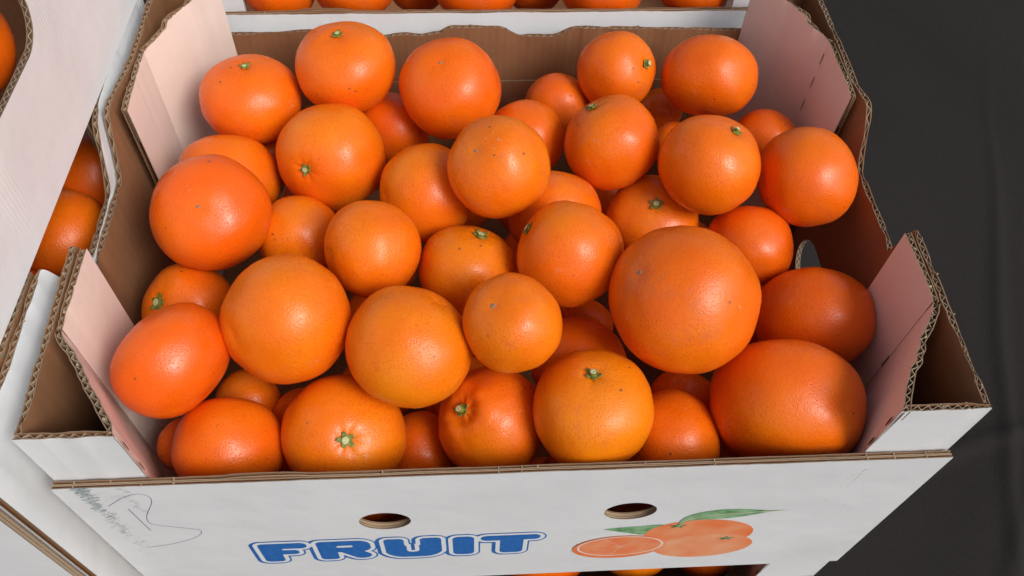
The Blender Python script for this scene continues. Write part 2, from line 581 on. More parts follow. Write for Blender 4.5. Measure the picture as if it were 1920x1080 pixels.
    ribbon(mb, smooth_line([(-.2196, .1590), (-.2190, .1400), (-.2182, .1215)]), .00055, front_fr, -.00012, M_PEN)
    mb.obj('pen_stroke', front)
    # smudged date stamp and rubbed ink
    mb = MB(); rs = random.Random(3)
    for i in range(320):
        t = ((i + rs.random()) / 320) ** 1.35
        fade = (1 - t)
        cx = -.2352 + .004 * t + rs.gauss(0, .0016 + .002 * t); cz = .1905 - .118 * t
        if rs.random() > .25 + .75 * fade: continue
        l = rs.uniform(.002, .006) * (.4 + .6 * fade)
        ribbon(mb, [(cx - l / 2, cz - l * .15), (cx + l / 2, cz + l * .25)], rs.uniform(.0004, .0010) * (.4 + fade), front_fr, -.0001 - rs.random() * .00004, M_STAMP)
    for i in range(26):
        cx = -.213 + rs.uniform(-.0022, .0022); cz = .1905 - i * .0016
        if rs.random() < .25: continue
        ribbon(mb, [(cx - .0016, cz), (cx + .0014, cz + .0002)], .00045, front_fr, -.0001 - i * 1e-6, M_PEN if i % 3 else M_STAMP)
    for i in range(22):
        cx = -.222 + rs.uniform(-.012, .01); cz = .176 + rs.uniform(-.006, .008)
        ribbon(mb, [(cx, cz), (cx + rs.uniform(.002, .006), cz + .0003)], .00018, front_fr, -.00009 - i * 1e-6, M_STAMP)
    tag(mb.obj('ink_stamp', front), kind='stuff')
    mb = MB()
    for i in range(15):
        z = .1776 - i * .0030; x = .2033 - .001 * i / 15
        w = .0006 * (1 - i / 22)
        vs = [front_fr(x + w * cos(t * pi / 3), z + w * sin(t * pi / 3), -.0001) for t in range(6)]
        mb.add(vs, [tuple(range(6))], M_GREYDOT)
    for i in range(9):
        x = rs.uniform(.195, .243); z = rs.uniform(.12, .178); w = .0004
        vs = [front_fr(x + w * cos(t * pi / 3), z + w * sin(t * pi / 3), -.0001) for t in range(6)]
        mb.add(vs, [tuple(range(6))], M_GREYDOT)
    tag(mb.obj('dotted_mark', front), kind='stuff')
    # ---------------- side panels (mirror of one another) with a hand slot
    slot = []
    for i in range(24):
        t = 2 * pi * i / 24
        slot.append((.178 + (.026 if cos(t) > 0 else -.026) + .021 * cos(t), .094 + .021 * sin(t)))
    prof = profile([(0, H2), (.1225, H2), (.1375, .2015), (.205, .2005), (.2365, H2), (1, H2)])
    y0, y1, zc, hh = .0064, .3714, .171, .003
    def slotf(y, z):
        return .021 - hypot(max(abs(y - .178) - .026, 0), z - .094)
    ny_ = int((y1 - y0) / hh) + 1; nz_ = int(zc / hh) + 1
    SF = [[slotf(y0 + i * hh, j * hh) for j in range(nz_ + 1)] for i in range(ny_ + 1)]
    for sx in (-1, 1):
        mb = MB()
        bul = profile([(0, 0), (.118, .0002), (.148, .0058), (.215, .0052), (.262, .0005), (.4, 0)]) if sx > 0 else profile([(0, 0), (.118, .0008), (.150, .0060), (.225, .0056), (.30, .0005), (.4, 0)])
        fr = lambda s, z, o, sx=sx: (sx * (HW - o + bul(s) * z / .2), min(s, y1), z)
        fluted(mb, (sx * HW, y0), (sx * HW, y1), (-sx * T, 0), lambda s: prof(s + y0), lambda s: zc, M_WHITE, M_KRAFT, 2 + sx, .0005, bulge=lambda s: bul(s + y0))
        for o, m in ((0, M_WHITE), (T, M_KRAFT)):
            iso(SF if sx > 0 else [[-1] * (nz_ + 1)] * (ny_ + 1), 0, y0, y1 - .0001, 0, zc - .0001, hh, fr, o, m, mb)
        if sx > 0:
            ring = []
            for p, p2 in zip(slot, slot[1:] + slot[:1]):
                kk = max(1, int(hypot(p2[0] - p[0], p2[1] - p[1]) / .0009))
                ring += [(p[0] + (p2[0] - p[0]) * t / kk, p[1] + (p2[1] - p[1]) * t / kk) for t in range(kk)]
            n = len(ring); rows = [[], [], [], [], [], []]; arc = 0
            for i, p in enumerate(ring):
                arc += hypot(p[0] - ring[i - 1][0], p[1] - ring[i - 1][1]) if i else 0
                zz = T / 2 + (T / 2 - LN - .0004) * sin(2 * pi * arc / WAVE)
                for q, o in enumerate((0, LN, zz - .0003, zz + .0003, T - LN, T)): rows[q].append(fr(p[0], p[1], o))
            vs = [v for r_ in rows for v in r_]
            mb.add(vs, [(q * n + i, q * n + (i + 1) % n, (q + 1) * n + (i + 1) % n, (q + 1) * n + i) for q in range(5) for i in range(n)],
                   [m for m in (M_EDGE, M_GAP_SHADE, M_FLUTE, M_GAP_SHADE, M_EDGE) for i in range(n)])
        mb.obj('side_panel', root)
    # ---------------- back panel with its wavy cut top, and the folded flap inside it
    mb = MB()
    bp = profile([(0, .192), (.05, .1895), (.115, .1925), (.163, .186), (.181, .1885), (.1945, .187), (.207, .1895), (.219, .1952), (.256, .195), (.2752, .1865), (.2996, .1864), (.3207, .1942), (.407, .1927), (.4473, .1914), (.5, .191)])
    fluted(mb, (-HW, DP), (HW, DP), (0, -T), lambda s: bp(s), lambda s: 0, M_WHITE, M_KRAFT, 6, .0004, rough=.5)
    back = mb.obj('back_panel', root)
    mb = MB()
    slab(mb, [(-.2, .004), (.2, .004), (.2, .1412), (.07, .142), (-.2, .1405)], [], lambda s, z, o: (s, DP - T - .0006 - o, z), 0, .0012, M_KRAFT, M_KRAFT, M_EDGE)
    mb.obj('inner_flap', back)
    mb = MB()
    slab(mb, [(-.245, .004), (.245, .004), (.245, .371), (-.245, .371)], [], lambda s, z, o: (s, z, .001 + o), 0, T, M_KRAFT, M_KRAFT, M_EDGE)
    mb.obj('bottom_panel', root)
    # ---------------- folded corner posts
    def offv(a, b, inside):
        d = Vector((b[0] - a[0], b[1] - a[1])).normalized()
        n = Vector((-d.y, d.x))
        if n.dot(Vector(inside) - Vector(a)) > 0: n = -n
        return (n.x * T, n.y * T)
    for sx in (-1, 1):
        for fb in (0, 1):
            mb = MB()
            sd = 20 + sx * 3 + fb * 7
            if fb == 0:
                E = (sx * .2412, .1215); Fo = (sx * .2412, .0668 if sx < 0 else .0712); A = (sx * .2005, .0032)
            else:
                E = (sx * .2412, .2345 if sx < 0 else .240); Fo = (sx * .2418, .2917 if sx < 0 else .297); A = (sx * .2045, .3715)
            L1 = hypot(E[0] - Fo[0], E[1] - Fo[1]); L2 = hypot(A[0] - Fo[0], A[1] - Fo[1])
            z1 = lambda s: H2 + .0006 * sin(s * 60)
            if fb == 0:
                z2 = plinear([(0, H2), (.02, H2 - .0004), (.024, H2 - .0018), (.045, H2 - .0004), (1, H2)])
                cr = .0018 if sx < 0 else .0032
            else:
                z2 = plinear([(0, H2), (L2 * .30, H2 + .0005), (L2 * .335, H2 + .0045), (L2 * .42, H2 + .004), (L2, H2 + .001)])
                cr = .0007
            zb = lambda s: .003
            fluted(mb, E, Fo, offv(E, Fo, (0, .18)), z1, zb, M_BOUNCE, M_KRAFT, sd, .0006)
            ov = offv(Fo, A, (0, .18)); dd = Vector((A[0] - Fo[0], A[1] - Fo[1])) / L2; uu = Vector(ov).normalized()
            ye = .0030 if fb == 0 else .3714
            fluted(mb, Fo, A, ov, z2, zb, M_BOUNCE, M_KRAFT, sd + 1, cr, trim=lambda o: (0, (ye - Fo[1] - uu.y * o) / dd.y))
            if fb == 0:   # the stretch that shows white at the front of the crate
                a = (A[0], .0028); b = (sx * HW, .0028)
                fluted(mb, a, b, (0, T), lambda s: H2, lambda s: .003, M_WHITE, M_KRAFT, sd + 2, .0004, trim=lambda o: (o * .9, HW - abs(A[0])))
            else:
                a = (A[0], .3716); b = (sx * HW, .3716)
                fluted(mb, a, b, (0, -T), lambda s: H2, lambda s: .003, M_WHITE, M_KRAFT, sd + 2, .0006, trim=lambda o: (o * .9, HW - abs(A[0])))
            post = mb.obj('corner_post', root)
            # slits left along the folds, and crumbs of torn board
            mb = MB()
            inn = Vector((-sx, 0)); 
            if fb == 0:
                for zc_ in (.2255, .2005):
                    c = Vector(A) - dd * .0008 - uu * .0009
                    vs = []
                    for i in range(10):
                        t = 2 * pi * i / 10
                        q = c + dd * (.0016 * cos(t))
                        vs.append((q.x, q.y, zc_ + .0052 * sin(t)))
                    mb.add(vs, [tuple(range(10))], M_GAP_SHADE)
                for zc_ in ((.172,) if sx > 0 else ()):
                    mb.add([(Fo[0] - sx * .0006, Fo[1] - .0006, zc_ - .006), (Fo[0] - sx * .0006, Fo[1] + .0006, zc_ - .006), (Fo[0] - sx * .0006, Fo[1] + .0005, zc_ + .006), (Fo[0] - sx * .0006, Fo[1] - .0005, zc_ + .006)], [(0, 1, 2, 3)], M_EDGE)
            elif sx > 0:
                for zc_ in (.225, .203, .180):
                    mb.add([(Fo[0] - sx * .0006, Fo[1] - .0003, zc_ - .005), (Fo[0] - sx * .0006, Fo[1] + .0006, zc_ - .005), (Fo[0] - sx * .0006, Fo[1] + .0006, zc_ + .005), (Fo[0] - sx * .0006, Fo[1] - .0003, zc_ + .005)], [(0, 1, 2, 3)], M_EDGE)
            tag(mb.obj('fold_slit', post), kind='stuff')
            mb = MB(); rr = random.Random(sd)
            spots = [(E[0] + (Fo[0] - E[0]) * t, E[1] + (Fo[1] - E[1]) * t) for t in (.25, .8)] + [(Fo[0] + (A[0] - Fo[0]) * t, Fo[1] + (A[1] - Fo[1]) * t) for t in (.12, .35, .5, .85, .97)]
            if fb == 0 and sx > 0: spots += [(.222, .005), (.2235, .0055), (.221, .006), (.2485, .09), (.2485, .062)]
            if fb == 0 and sx < 0: spots += [(-.2485, .104), (-.248, .088)]
            for j, (x, y) in enumerate(spots):
                vs, fs = blob(6, rr.uniform(.0004, .0010), j + sd)
                q = Matrix.Rotation(rr.uniform(0, 3), 3, 'X')
                vs = [q @ Vector(v) + Vector((x + sx * .0015, y, H2 + .0004)) for v in vs]
                mb.add(vs, fs, M_FLUTE)
            tag(mb.obj('torn_fibre', post), kind='stuff')
    return root

def kids(o): return [c for c in bpy.data.objects if c.parent == o]
def copy_tree(o, parent=None, tree=None):
    c = o.copy(); COL.objects.link(c); c.parent = parent
    for ch in tree.get(o, []):
        if not ch.name.startswith(('pen_stroke', 'ink_stamp', 'dotted_mark')): copy_tree(ch, c, tree)
    return c

crate = build_crate()
tag(crate, 'white cardboard crate in the centre with blue FRUIT lettering, heaped with oranges', 'crate', 'stacked cardboard fruit crates')
bpy.context.view_layer.update()
tree = {}
for o in bpy.data.objects:
    if o.parent: tree.setdefault(o.parent, []).append(o)
for loc, rz, lb in (
    ((.001, -.002, -.2425), .002, 'white cardboard crate directly beneath the crate that reads FRUIT'),
    ((.004, .400, .0005), .008, 'white cardboard crate behind the central one, its plain front along the top of the picture'),
    ((-.5125, -.021, .001), -.005, 'white cardboard crate left of the central one, dark oranges showing over its low side wall'),
    ((-.5225, .004, .2425), -.048, 'white crate stacked highest at the left, with a hand slot in its pale side'),
    ((-.5115, .004, -.242), .0, 'white cardboard crate at the bottom left corner, beneath the left-hand crate'),
    ((.006, .402, -.2425), .0, 'white crate at the bottom of the back stack, beneath the crate behind')):
    c = copy_tree(crate, None, tree)
    c.location = loc; c.rotation_euler.z = rz
    if 'left of the central' in lb:      # this one is a little deeper and has a taller front
        c.scale.y = 1.045
        for ch in c.children:
            if ch.name.startswith('front_panel'): ch.scale.z = (H2 + .001) / H1
    tag(c, lb, 'crate', 'stacked cardboard fruit crates')

# ------------------------------------------------------------------ oranges
def unit_noise(d, f, seed): return noise.noise(Vector((d.x * f + seed * 5.1, d.y * f - seed * 2.3, d.z * f + seed)))

def fruit_mesh(R, k, seed, style=0, nl=34, nm=52):
    rr = random.Random(seed)
    lob = rr.choice((5, 6, 7, 8)); la = rr.uniform(.002, .006); ph = rr.uniform(0, 6)
    dim = rr.uniform(.05, .085) if style else rr.uniform(.03, .06)
    flats = []
    for q in range(3):
        w = Vector((rr.gauss(0, 1), rr.gauss(0, 1), rr.gauss(0, 1))).normalized()
        flats.append((w, rr.uniform(.012, .038)))
    def pt(th, fi):
        d = Vector((sin(th) * cos(fi), sin(th) * sin(fi), cos(th)))
        r = 1 + .048 * unit_noise(d, 1.0, seed) + .020 * unit_noise(d, 2.5, seed + 3) + .004 * unit_noise(d, 6, seed) + la * cos(lob * fi + ph) * sin(th) ** 2
        for w, dp in flats:      # pressed flat where it lay against a neighbour
            c = d.dot(w)
            if c > .6: r -= dp * ((c - .6) / .4) ** 1.5
        st = sin(th)
        r += (.055 if R > .045 and k < .8 else .030) * sin(2 * th) ** 2 - .012
        if th < pi / 2:      # hollow round the stem
            r -= dim * math.exp(-(st / .17) ** 2)
            r -= .005 * math.exp(-(st / .4) ** 2) * cos(lob * fi + ph)
        else:
            r -= .03 * math.exp(-(st / .13) ** 2)
        if style == 2 and th < pi / 2:   # loose, ribbed shoulders round the neck
            r += .075 * math.exp(-((st - .42) / .17) ** 2) * (.55 + 1.1 * unit_noise(Vector((cos(fi), sin(fi), 0)), 1.6, seed))
            r -= .08 * math.exp(-((st - .20) / .09) ** 2) * (.7 + .8 * unit_noise(Vector((cos(fi), sin(fi), 0)), 2.2, seed + 4))
        if style == 2:
            r += .016 * unit_noise(d, 6, seed) + .008 * unit_noise(d, 14, seed)
        q = d * r * R
        q.z *= k
        # slightly squarer shoulders
        return q
    vs = [pt(0.0001, 0)]
    for i in range(1, nl):
        t = i / nl
        th = pi * (t + .10 * sin(2 * pi * t) * -.5)     # rings crowd towards the poles
        for j in range(nm):
            vs.append(pt(th, 2 * pi * j / nm))
    vs.append(pt(pi - .0001, 0))
    fs = [(0, 1 + j, 1 + (j + 1) % nm) for j in range(nm)]
    for i in range(nl - 2):
        a = 1 + i * nm; b = a + nm
        for j in range(nm):
            fs.append((a + j, b + j, b + (j + 1) % nm, a + (j + 1) % nm))
    last = len(vs) - 1; a = 1 + (nl - 2) * nm
    fs += [(a + j, last, a + (j + 1) % nm) for j in range(nm)]
    me = bpy.data.meshes.new('orange')
    me.from_pydata([tuple(v) for v in vs], [], fs)
    me.polygons.foreach_set('use_smooth', [True] * len(fs))
    me.materials.append(M_PEEL)
    me.update()
    return me, pt(.0001, 0).z, pt(pi - .0001, 0).z

def calyx(parent, z0, size, seed):
    rr = random.Random(seed * 3 + 1)
    mb = MB(); n = 20; vs = []
    rings = ((.18, .0011), (.5, .0009), (.8, .0007), (1.0, .0010))
    lobes = 5
    ph = rr.uniform(0, 6)
    for side in (0, 1):
        for q, (f, z) in enumerate(rings):
            for i in range(n):
                t = 2 * pi * i / n
                l = .5 + .5 * cos(lobes * t + ph)
                r = size * (f * (.55 + .45 * l * (1 + .3 * sin(t * 2 + seed))) if q > 0 else f)
                vs.append((r * cos(t), r * sin(t), z0 + z - side * .0009 + .0016 * (r / size) ** 2 + rr.uniform(-.0001, .0001)))
    fs = []
    for side in (0, 1):
        b = side * 4 * n
        for q in range(3):
            for i in range(n):
                j = (i + 1) % n
                f = (b + q * n + i, b + (q + 1) * n + i, b + (q + 1) * n + j, b + q * n + j)
                fs.append(f if side == 0 else f[::-1])
    for i in range(n):
        j = (i + 1) % n
        fs.append((3 * n + i, 7 * n + i, 7 * n + j, 3 * n + j))
    mb.add(vs, fs, M_GREEN)
    c = mb.obj('calyx', parent, True)
    # stub of the cut stem
    mb = MB(); vs = []; m = 10
    h = size * (rr.uniform(.28, .5) if seed not in (39, 37, 6, 14) else .85)
    lean = rr.uniform(-.0006, .0006)
    prof_ = ((.42, 0), (.36, h * .6), (.40, h), (.24, h + .0002), (.0, h + .0004))
    for f, z in prof_[:4]:
        for i in range(m):
            t = 2 * pi * i / m
            vs.append((size * f * cos(t) * rr.uniform(.92, 1.08) + lean * z / h, size * f * sin(t) * rr.uniform(.92, 1.08), z0 + .0006 + z))
    vs.append((0, 0, z0 + .0006 + h - .0001))
    fs = []; ms = []
    for q in range(3):
        for i in range(m):
            j = (i + 1) % m
            fs.append((q * m + i, q * m + j, (q + 1) * m + j, (q + 1) * m + i)); ms.append(M_GREEN if q < 2 else M_STUB)
    for i in range(m):
        fs.append((3 * m + i, 3 * m + (i + 1) % m, 4 * m)); ms.append(M_STUB)
    mb.add(vs, fs, ms)
    mb.obj('stem_stub', c)

def blossom_scar(parent, z0, size):
    mb = MB(); vs = [(0, 0, z0 - .0002)]; n = 10
    for r, z in ((.5, -.0005), (1, .0002)):
        for i in range(n):
            t = 2 * pi * i / n
            vs.append((size * r * cos(t) * (1 + .2 * sin(3 * t)), size * r * sin(t), z0 + z - .0001))
    fs = [(0, 1 + i, 1 + (i + 1) % n) for i in range(n)] + [(1 + i, 1 + n + i, 1 + n + (i + 1) % n, 1 + (i + 1) % n) for i in range(n)]
    mb.add(vs, fs, M_SCAR)
    mb.obj('blossom_scar', parent)

def orange(pos, R, k, pole, kind, hue, seed, label, group, blot=.7, style=0, low=False):
    me, zt, zb = fruit_mesh(R, k, {36: 541, 31: 431}.get(seed, seed), 2 if style == 2 else (1 if kind == 1 else 0), *((22, 32) if low else (34, 52)))
    o = bpy.data.objects.new('orange', me)
    COL.objects.link(o)
    z = Vector(pole).normalized()
    q = z.to_track_quat('Z', 'Y') @ Matrix.Rotation(random.Random(seed).uniform(0, 6.28), 3, 'Z').to_quaternion()
    o.rotation_mode = 'QUATERNION'
    o.rotation_quaternion = q
    o.location = pos
    o.color = (hue, blot, 0, 1)
    tag(o, label, 'orange', group)
    if kind == 1: calyx(o, zt, SIZES.get(seed, .0045), seed)
    if kind == 2: blossom_scar(o, zb, .0017 if seed in (27, 33) else .0013)
    return o
SIZES = {40: .0056, 37: .0048, 21: .0052, 39: .0050, 11: .0046, 26: .0060, 1: .0042, 2: .0042, 30: .0062, 23: .0052, 6: .0045, 14: .0040, 8: .0046}
HEAP = 'oranges heaped in the central crate'
TABLE = [
(1,(-0.1789,0.2937,0.1936),0.0369,0.82,(0.043,0.09,0.995),1,0.25),
(2,(-0.1083,0.3035,0.215),0.0363,0.82,(-0.083,0.022,0.996),1,0.45),
(3,(-0.0331,0.285,0.21),0.037,0.92,(0.173,0.231,-0.957),2,0.2),
(4,(-0.0783,0.2891,0.165),0.0291,0.9,(0.451,0.876,-0.17),0,0.2),
(5,(0.0513,0.3136,0.165),0.0268,0.92,(0.396,0.903,-0.165),0,0.25),
(6,(0.0936,0.3146,0.2),0.0299,0.97,(0.669,-0.438,0.601),1,0.45),
(7,(0.1645,0.3066,0.2),0.0368,0.84,(0.142,0.837,0.529),0,0.3),
(8,(0.0812,0.2388,0.2),0.0338,0.95,(-0.52,0.348,0.78),1,0.4),
(9,(0.0226,0.2678,0.175),0.0298,0.93,(0.656,0.732,-0.181),0,0.25),
(10,(-0.0018,0.193,0.225),0.0335,0.95,(0.496,0.277,-0.823),2,0.7),
(11,(-0.1183,0.2397,0.1883),0.0387,0.92,(-0.366,-0.792,0.489),1,0.55),
(12,(-0.1923,0.2355,0.1721),0.0364,0.84,(-0.065,0.907,0.416),0,0.55),
(13,(-0.1888,0.1768,0.2036),0.0382,0.88,(-0.049,0.535,-0.843),2,0.1),
(14,(0.1425,0.2041,0.2138),0.0352,0.93,(0.371,0.065,0.927),1,0.45),
(15,(0.2087,0.271,0.165),0.0258,0.9,(0.508,0.778,-0.37),0,0.2),
(16,(0.2128,0.2014,0.2018),0.0351,0.93,(0.995,0.095,0.022),0,0.35),
(17,(0.1426,0.2846,0.15),0.0188,0.9,(0.425,0.81,-0.405),0,0.4),
(18,(0.1437,0.3445,0.13),0.0201,0.9,(0.41,0.831,-0.377),0,0.4),
(19,(-0.0505,0.2075,0.185),0.0351,0.93,(0.882,0.3,-0.363),0,0.6),
(20,(0.0387,0.1941,0.175),0.0336,0.88,(0.162,0.952,0.259),0,0.45),
(21,(0.1116,0.2013,0.1589),0.0339,0.82,(-0.095,-0.272,0.958),1,0.65),
(22,(0.1757,0.1705,0.165),0.0314,0.87,(0.25,0.934,0.256),0,0.25),
(23,(0.0411,0.1363,0.2064),0.0341,0.97,(-0.841,0.301,0.45),1,0.5),
(24,(-0.0844,0.1478,0.2),0.0321,0.93,(0.853,0.38,-0.358),0,0.6),
(25,(-0.1384,0.1838,0.168),0.029,0.92,(0.17,0.954,-0.245),0,0.75),
(26,(-0.023,0.1439,0.18),0.0327,0.88,(0.304,0.38,0.874),1,0.75),
(27,(0.1048,0.0953,0.2118),0.046,0.95,(0.701,0.026,-0.712),2,0.4),
(28,(0.21,0.1129,0.1575),0.0399,0.89,(-0.011,0.992,0.122),0,0.25),
(29,(-0.1324,0.0938,0.2024),0.0394,0.93,(0.74,0.503,-0.446),0,0.6),
(30,(-0.2089,0.1358,0.155),0.0309,0.88,(-0.482,-0.357,0.8),1,0.7),
(31,(-0.1979,0.0731,0.1931),0.0368,0.78,(-0.732,0.577,0.361),0,0.05),
(32,(-0.0591,0.0744,0.2),0.0377,0.93,(0.543,0.48,0.689),0,0.85),
(33,(0.0013,0.077,0.22),0.0293,0.92,(0.47,0.121,-0.874),2,0.7),
(34,(0.0492,0.0929,0.1415),0.0327,0.9,(0.296,0.953,-0.069),0,0.3),
(35,(0.0608,0.1345,0.1232),0.019,0.9,(0.34,0.725,-0.599),0,0.4),
(36,(0.1721,0.047,0.1632),0.0480,0.78,(0.195,0.968,0.16),0,0.35),
(37,(0.0485,0.0406,0.1784),0.037,0.93,(-0.073,0.188,0.979),1,0.95),
(38,(0.1032,0.0372,0.1386),0.0328,0.93,(0.977,0.147,-0.155),0,0.4),
(39,(-0.0108,0.0492,0.1486),0.0349,0.93,(-0.588,-0.125,0.799),1,0.45),
(40,(-0.1017,0.0415,0.1516),0.038,0.88,(0.176,-0.498,0.849),1,0.75),
(41,(-0.1708,0.0375,0.1488),0.0336,0.9,(0.016,1,-0.026),0,0.3),
(42,(-0.1702,0.0811,0.1249),0.0213,0.9,(-0.022,0.705,-0.709),0,0.5),
(43,(-0.2066,0.052,0.1223),0.0177,0.9,(-0.082,0.668,-0.739),0,0.4),
(44,(-0.1349,0.0702,0.1224),0.0189,0.9,(0.034,0.691,-0.722),0,0.4),
(45,(-0.0575,0.047,0.1129),0.026,0.9,(0.892,0.395,-0.221),0,0.3),
(46,(0.1228,0.0773,0.1129),0.0239,0.85,(0.317,0.941,0.12),0,0.4),
(47,(0.0374,0.0248,0.1047),0.02,0.9,(0.315,0.607,-0.73),0,0.4),
(48,(-0.173,0.2796,0.1444),0.021,0.9,(0.003,0.874,-0.486),0,0.4),
(49,(-.0900,.0430,.0790),.0300,.93,(0,.3,1),0,.45)
]
LABELS = {
1: 'orange with a green stem end on top, against the pale back left corner post',
2: 'highest orange at the back wall, left, with small green calyx on its crown',
3: 'round reddish orange by the back wall with a tiny dark scar on top',
4: 'shaded orange low in the gap between the two left oranges at the back wall',
5: 'half hidden orange by the back wall, beneath the small one with its stem facing right',
6: 'small orange by the back wall with a green stem stub on its right side',
7: 'squat orange with brown scratches in the back right corner of the crate',
8: 'orange with a green stem stub on its upper left, right of the scuffed one',
9: 'orange half hidden behind the pale scarred one at the top of the heap',
10: 'pale scuffed orange perched high in the middle with a small blossom dot',
11: 'wide orange with a brownish calyx at its lower left, near the back left corner',
12: 'yellowish orange tucked behind the glossy red one by the left wall',
13: 'large glossy red orange by the left wall with a grey dot',
14: 'big pitted orange with a pale green stem at its upper right, near the right wall',
15: 'dull orange deep between the back right corner post and the pitted one',
16: 'orange leaning over the low right side wall of the crate',
17: 'sliver of an orange showing left of the pitted one with the pale green stem',
18: 'deeply shaded orange at the back wall, between the small stemmed one and the scratched one',
19: 'large mottled orange just left of and beneath the pale scuffed one',
20: 'blotched orange mostly covered, between the pale scuffed one and the glossy one below it',
21: 'orange lying stem up with a dark green star calyx, behind the biggest one',
22: 'orange in shade just behind the right shoulder of the biggest one',
23: 'glossy round orange with a green sepal on its left edge, left of the biggest one',
24: 'smooth orange left of centre in the middle row, right of a plain yellowish one',
25: 'plain yellowish orange in a hollow right of the glossy red one',
26: 'low yellow orange with a green crown on top, in the centre of the heap',
27: 'the biggest round orange, right of centre with a dark dot on its left',
28: 'large flattened orange by the right wall behind the front right one',
29: 'large smooth orange standing tall in the left half of the heap',
30: 'yellow orange wedged by the left wall with a green calyx facing the wall',
31: 'tilted oval red orange at the front left corner post, with pale specks',
32: 'large yellow orange with dense pores, left of the small brownish one',
33: 'small brownish yellow orange perched in the front middle with a grey scar',
34: 'bright orange half hidden behind the yellow one with the green stem at the front',
35: 'dark sliver of an orange deep between the small brownish one and the biggest one',
36: 'wide squashed orange in the front right corner of the crate',
37: 'yellow orange at the front with an upright green stem stub and dark specks',
38: 'orange at the front edge left of the wide squashed one',
39: 'bumpy loose skinned orange at the front with a deep set stem on its left shoulder',
40: 'yellow orange at the front with a pale star shaped stem facing the camera',
41: 'red orange at the front edge beside the front left corner post',
42: 'shaded orange deep behind the red one at the front left',
43: 'dark orange sunk against the front left corner post, beneath the tilted oval one',
44: 'dark sliver of an orange behind the one with the pale star shaped stem',
45: 'red orange low at the front edge, left of the bumpy loose skinned one',
46: 'deeply shaded orange beneath the biggest one, behind the front edge ones',
47: 'dark orange low at the front edge between the bumpy one and the upright stemmed one',
48: 'dark sliver of an orange below the one at the back left corner post',
49: 'orange glimpsed through the left round hole of the printed front panel'}
for i, p, R, k, pole, kind, hue in TABLE:
    orange(p, R, k, pole, kind, hue, i, LABELS[i], HEAP, blot=1.0 if i in (10, 20, 36, 37, 40, 8, 7, 19, 33, 27, 3) else .65, style=2 if i == 39 else 0)

SHORT = {1: 'the one at the back left corner post', 2: 'the highest one at the back left', 3: 'the reddish one by the back wall', 6: 'the small stemmed one by the back wall',
7: 'the squat scratched one', 8: 'the one with a stub on its upper left', 10: 'the pale scuffed one', 11: 'the wide one with a brownish calyx', 12: 'the yellowish one by the left wall',
13: 'the glossy red one', 14: 'the big pitted one', 16: 'the one by the low right wall', 19: 'the large mottled one', 23: 'the glossy one left of the biggest', 24: 'the smooth one left of centre',
26: 'the yellow one with a green crown', 27: 'the biggest one', 28: 'the flattened one by the right wall', 29: 'the tall smooth one', 31: 'the tilted oval one', 32: 'the large yellow one with dense pores',
33: 'the small brownish one', 36: 'the wide squashed one', 37: 'the upright stemmed yellow one', 39: 'the bumpy loose skinned one', 40: 'the one with the pale star shaped stem', 41: 'the red one at the front left'}
used_labels = set()
def lower_label(p):
    opts = []
    for tt in TABLE:
        if tt[0] not in SHORT: continue
        dx, dy = p.x - tt[1][0], p.y - tt[1][1]
        side = ('right' if dx > 0 else 'left') if abs(dx) > abs(dy) else ('back' if dy > 0 else 'front')
        opts.append((hypot(dx, dy), 'shaded orange deep under ' + SHORT[tt[0]] + ', towards the ' + side))
    for _, l in sorted(opts):
        if l not in used_labels:
            used_labels.add(l)
            return l
# fruit lower down in the same crate, glimpsed through the gaps and the holes
placed = [(Vector(t[1]), t[2]) for t in TABLE]
rr = random.Random(12); cnt = 0
for row, zz in enumerate((.092, .036)):
    for iy in range(6):
        for ix in range(8):
            x = -.208 + ix * .0595 + (iy % 2) * .0 + rr.uniform(-.004, .004)
            y = .040 + iy * .0595 + rr.uniform(-.004, .004)
            if row == 1 and iy > 1: continue
            if abs(x) > .209 or y > .34: continue
            if abs(x) > .19 and (y < .075 or y > .30): continue
            p = Vector((x, y, zz))
            R = rr.uniform(.028, .031)
            if any((p - q).length < (R + r) * .93 for q, r in placed): continue
            placed.append((p, R)); cnt += 1
            if cnt in (5, 9, 12, 15, 23, 24, 27, 29, 30, 32, 33, 34, 35, 37): continue      # never seen
            orange(p, R, .9, (rr.gauss(0, 1), rr.gauss(0, 1), rr.gauss(0, 1)), 0, rr.uniform(.2, .6), 100 + cnt,
                   lower_label(p), 'oranges under the heap in the central crate', low=True)

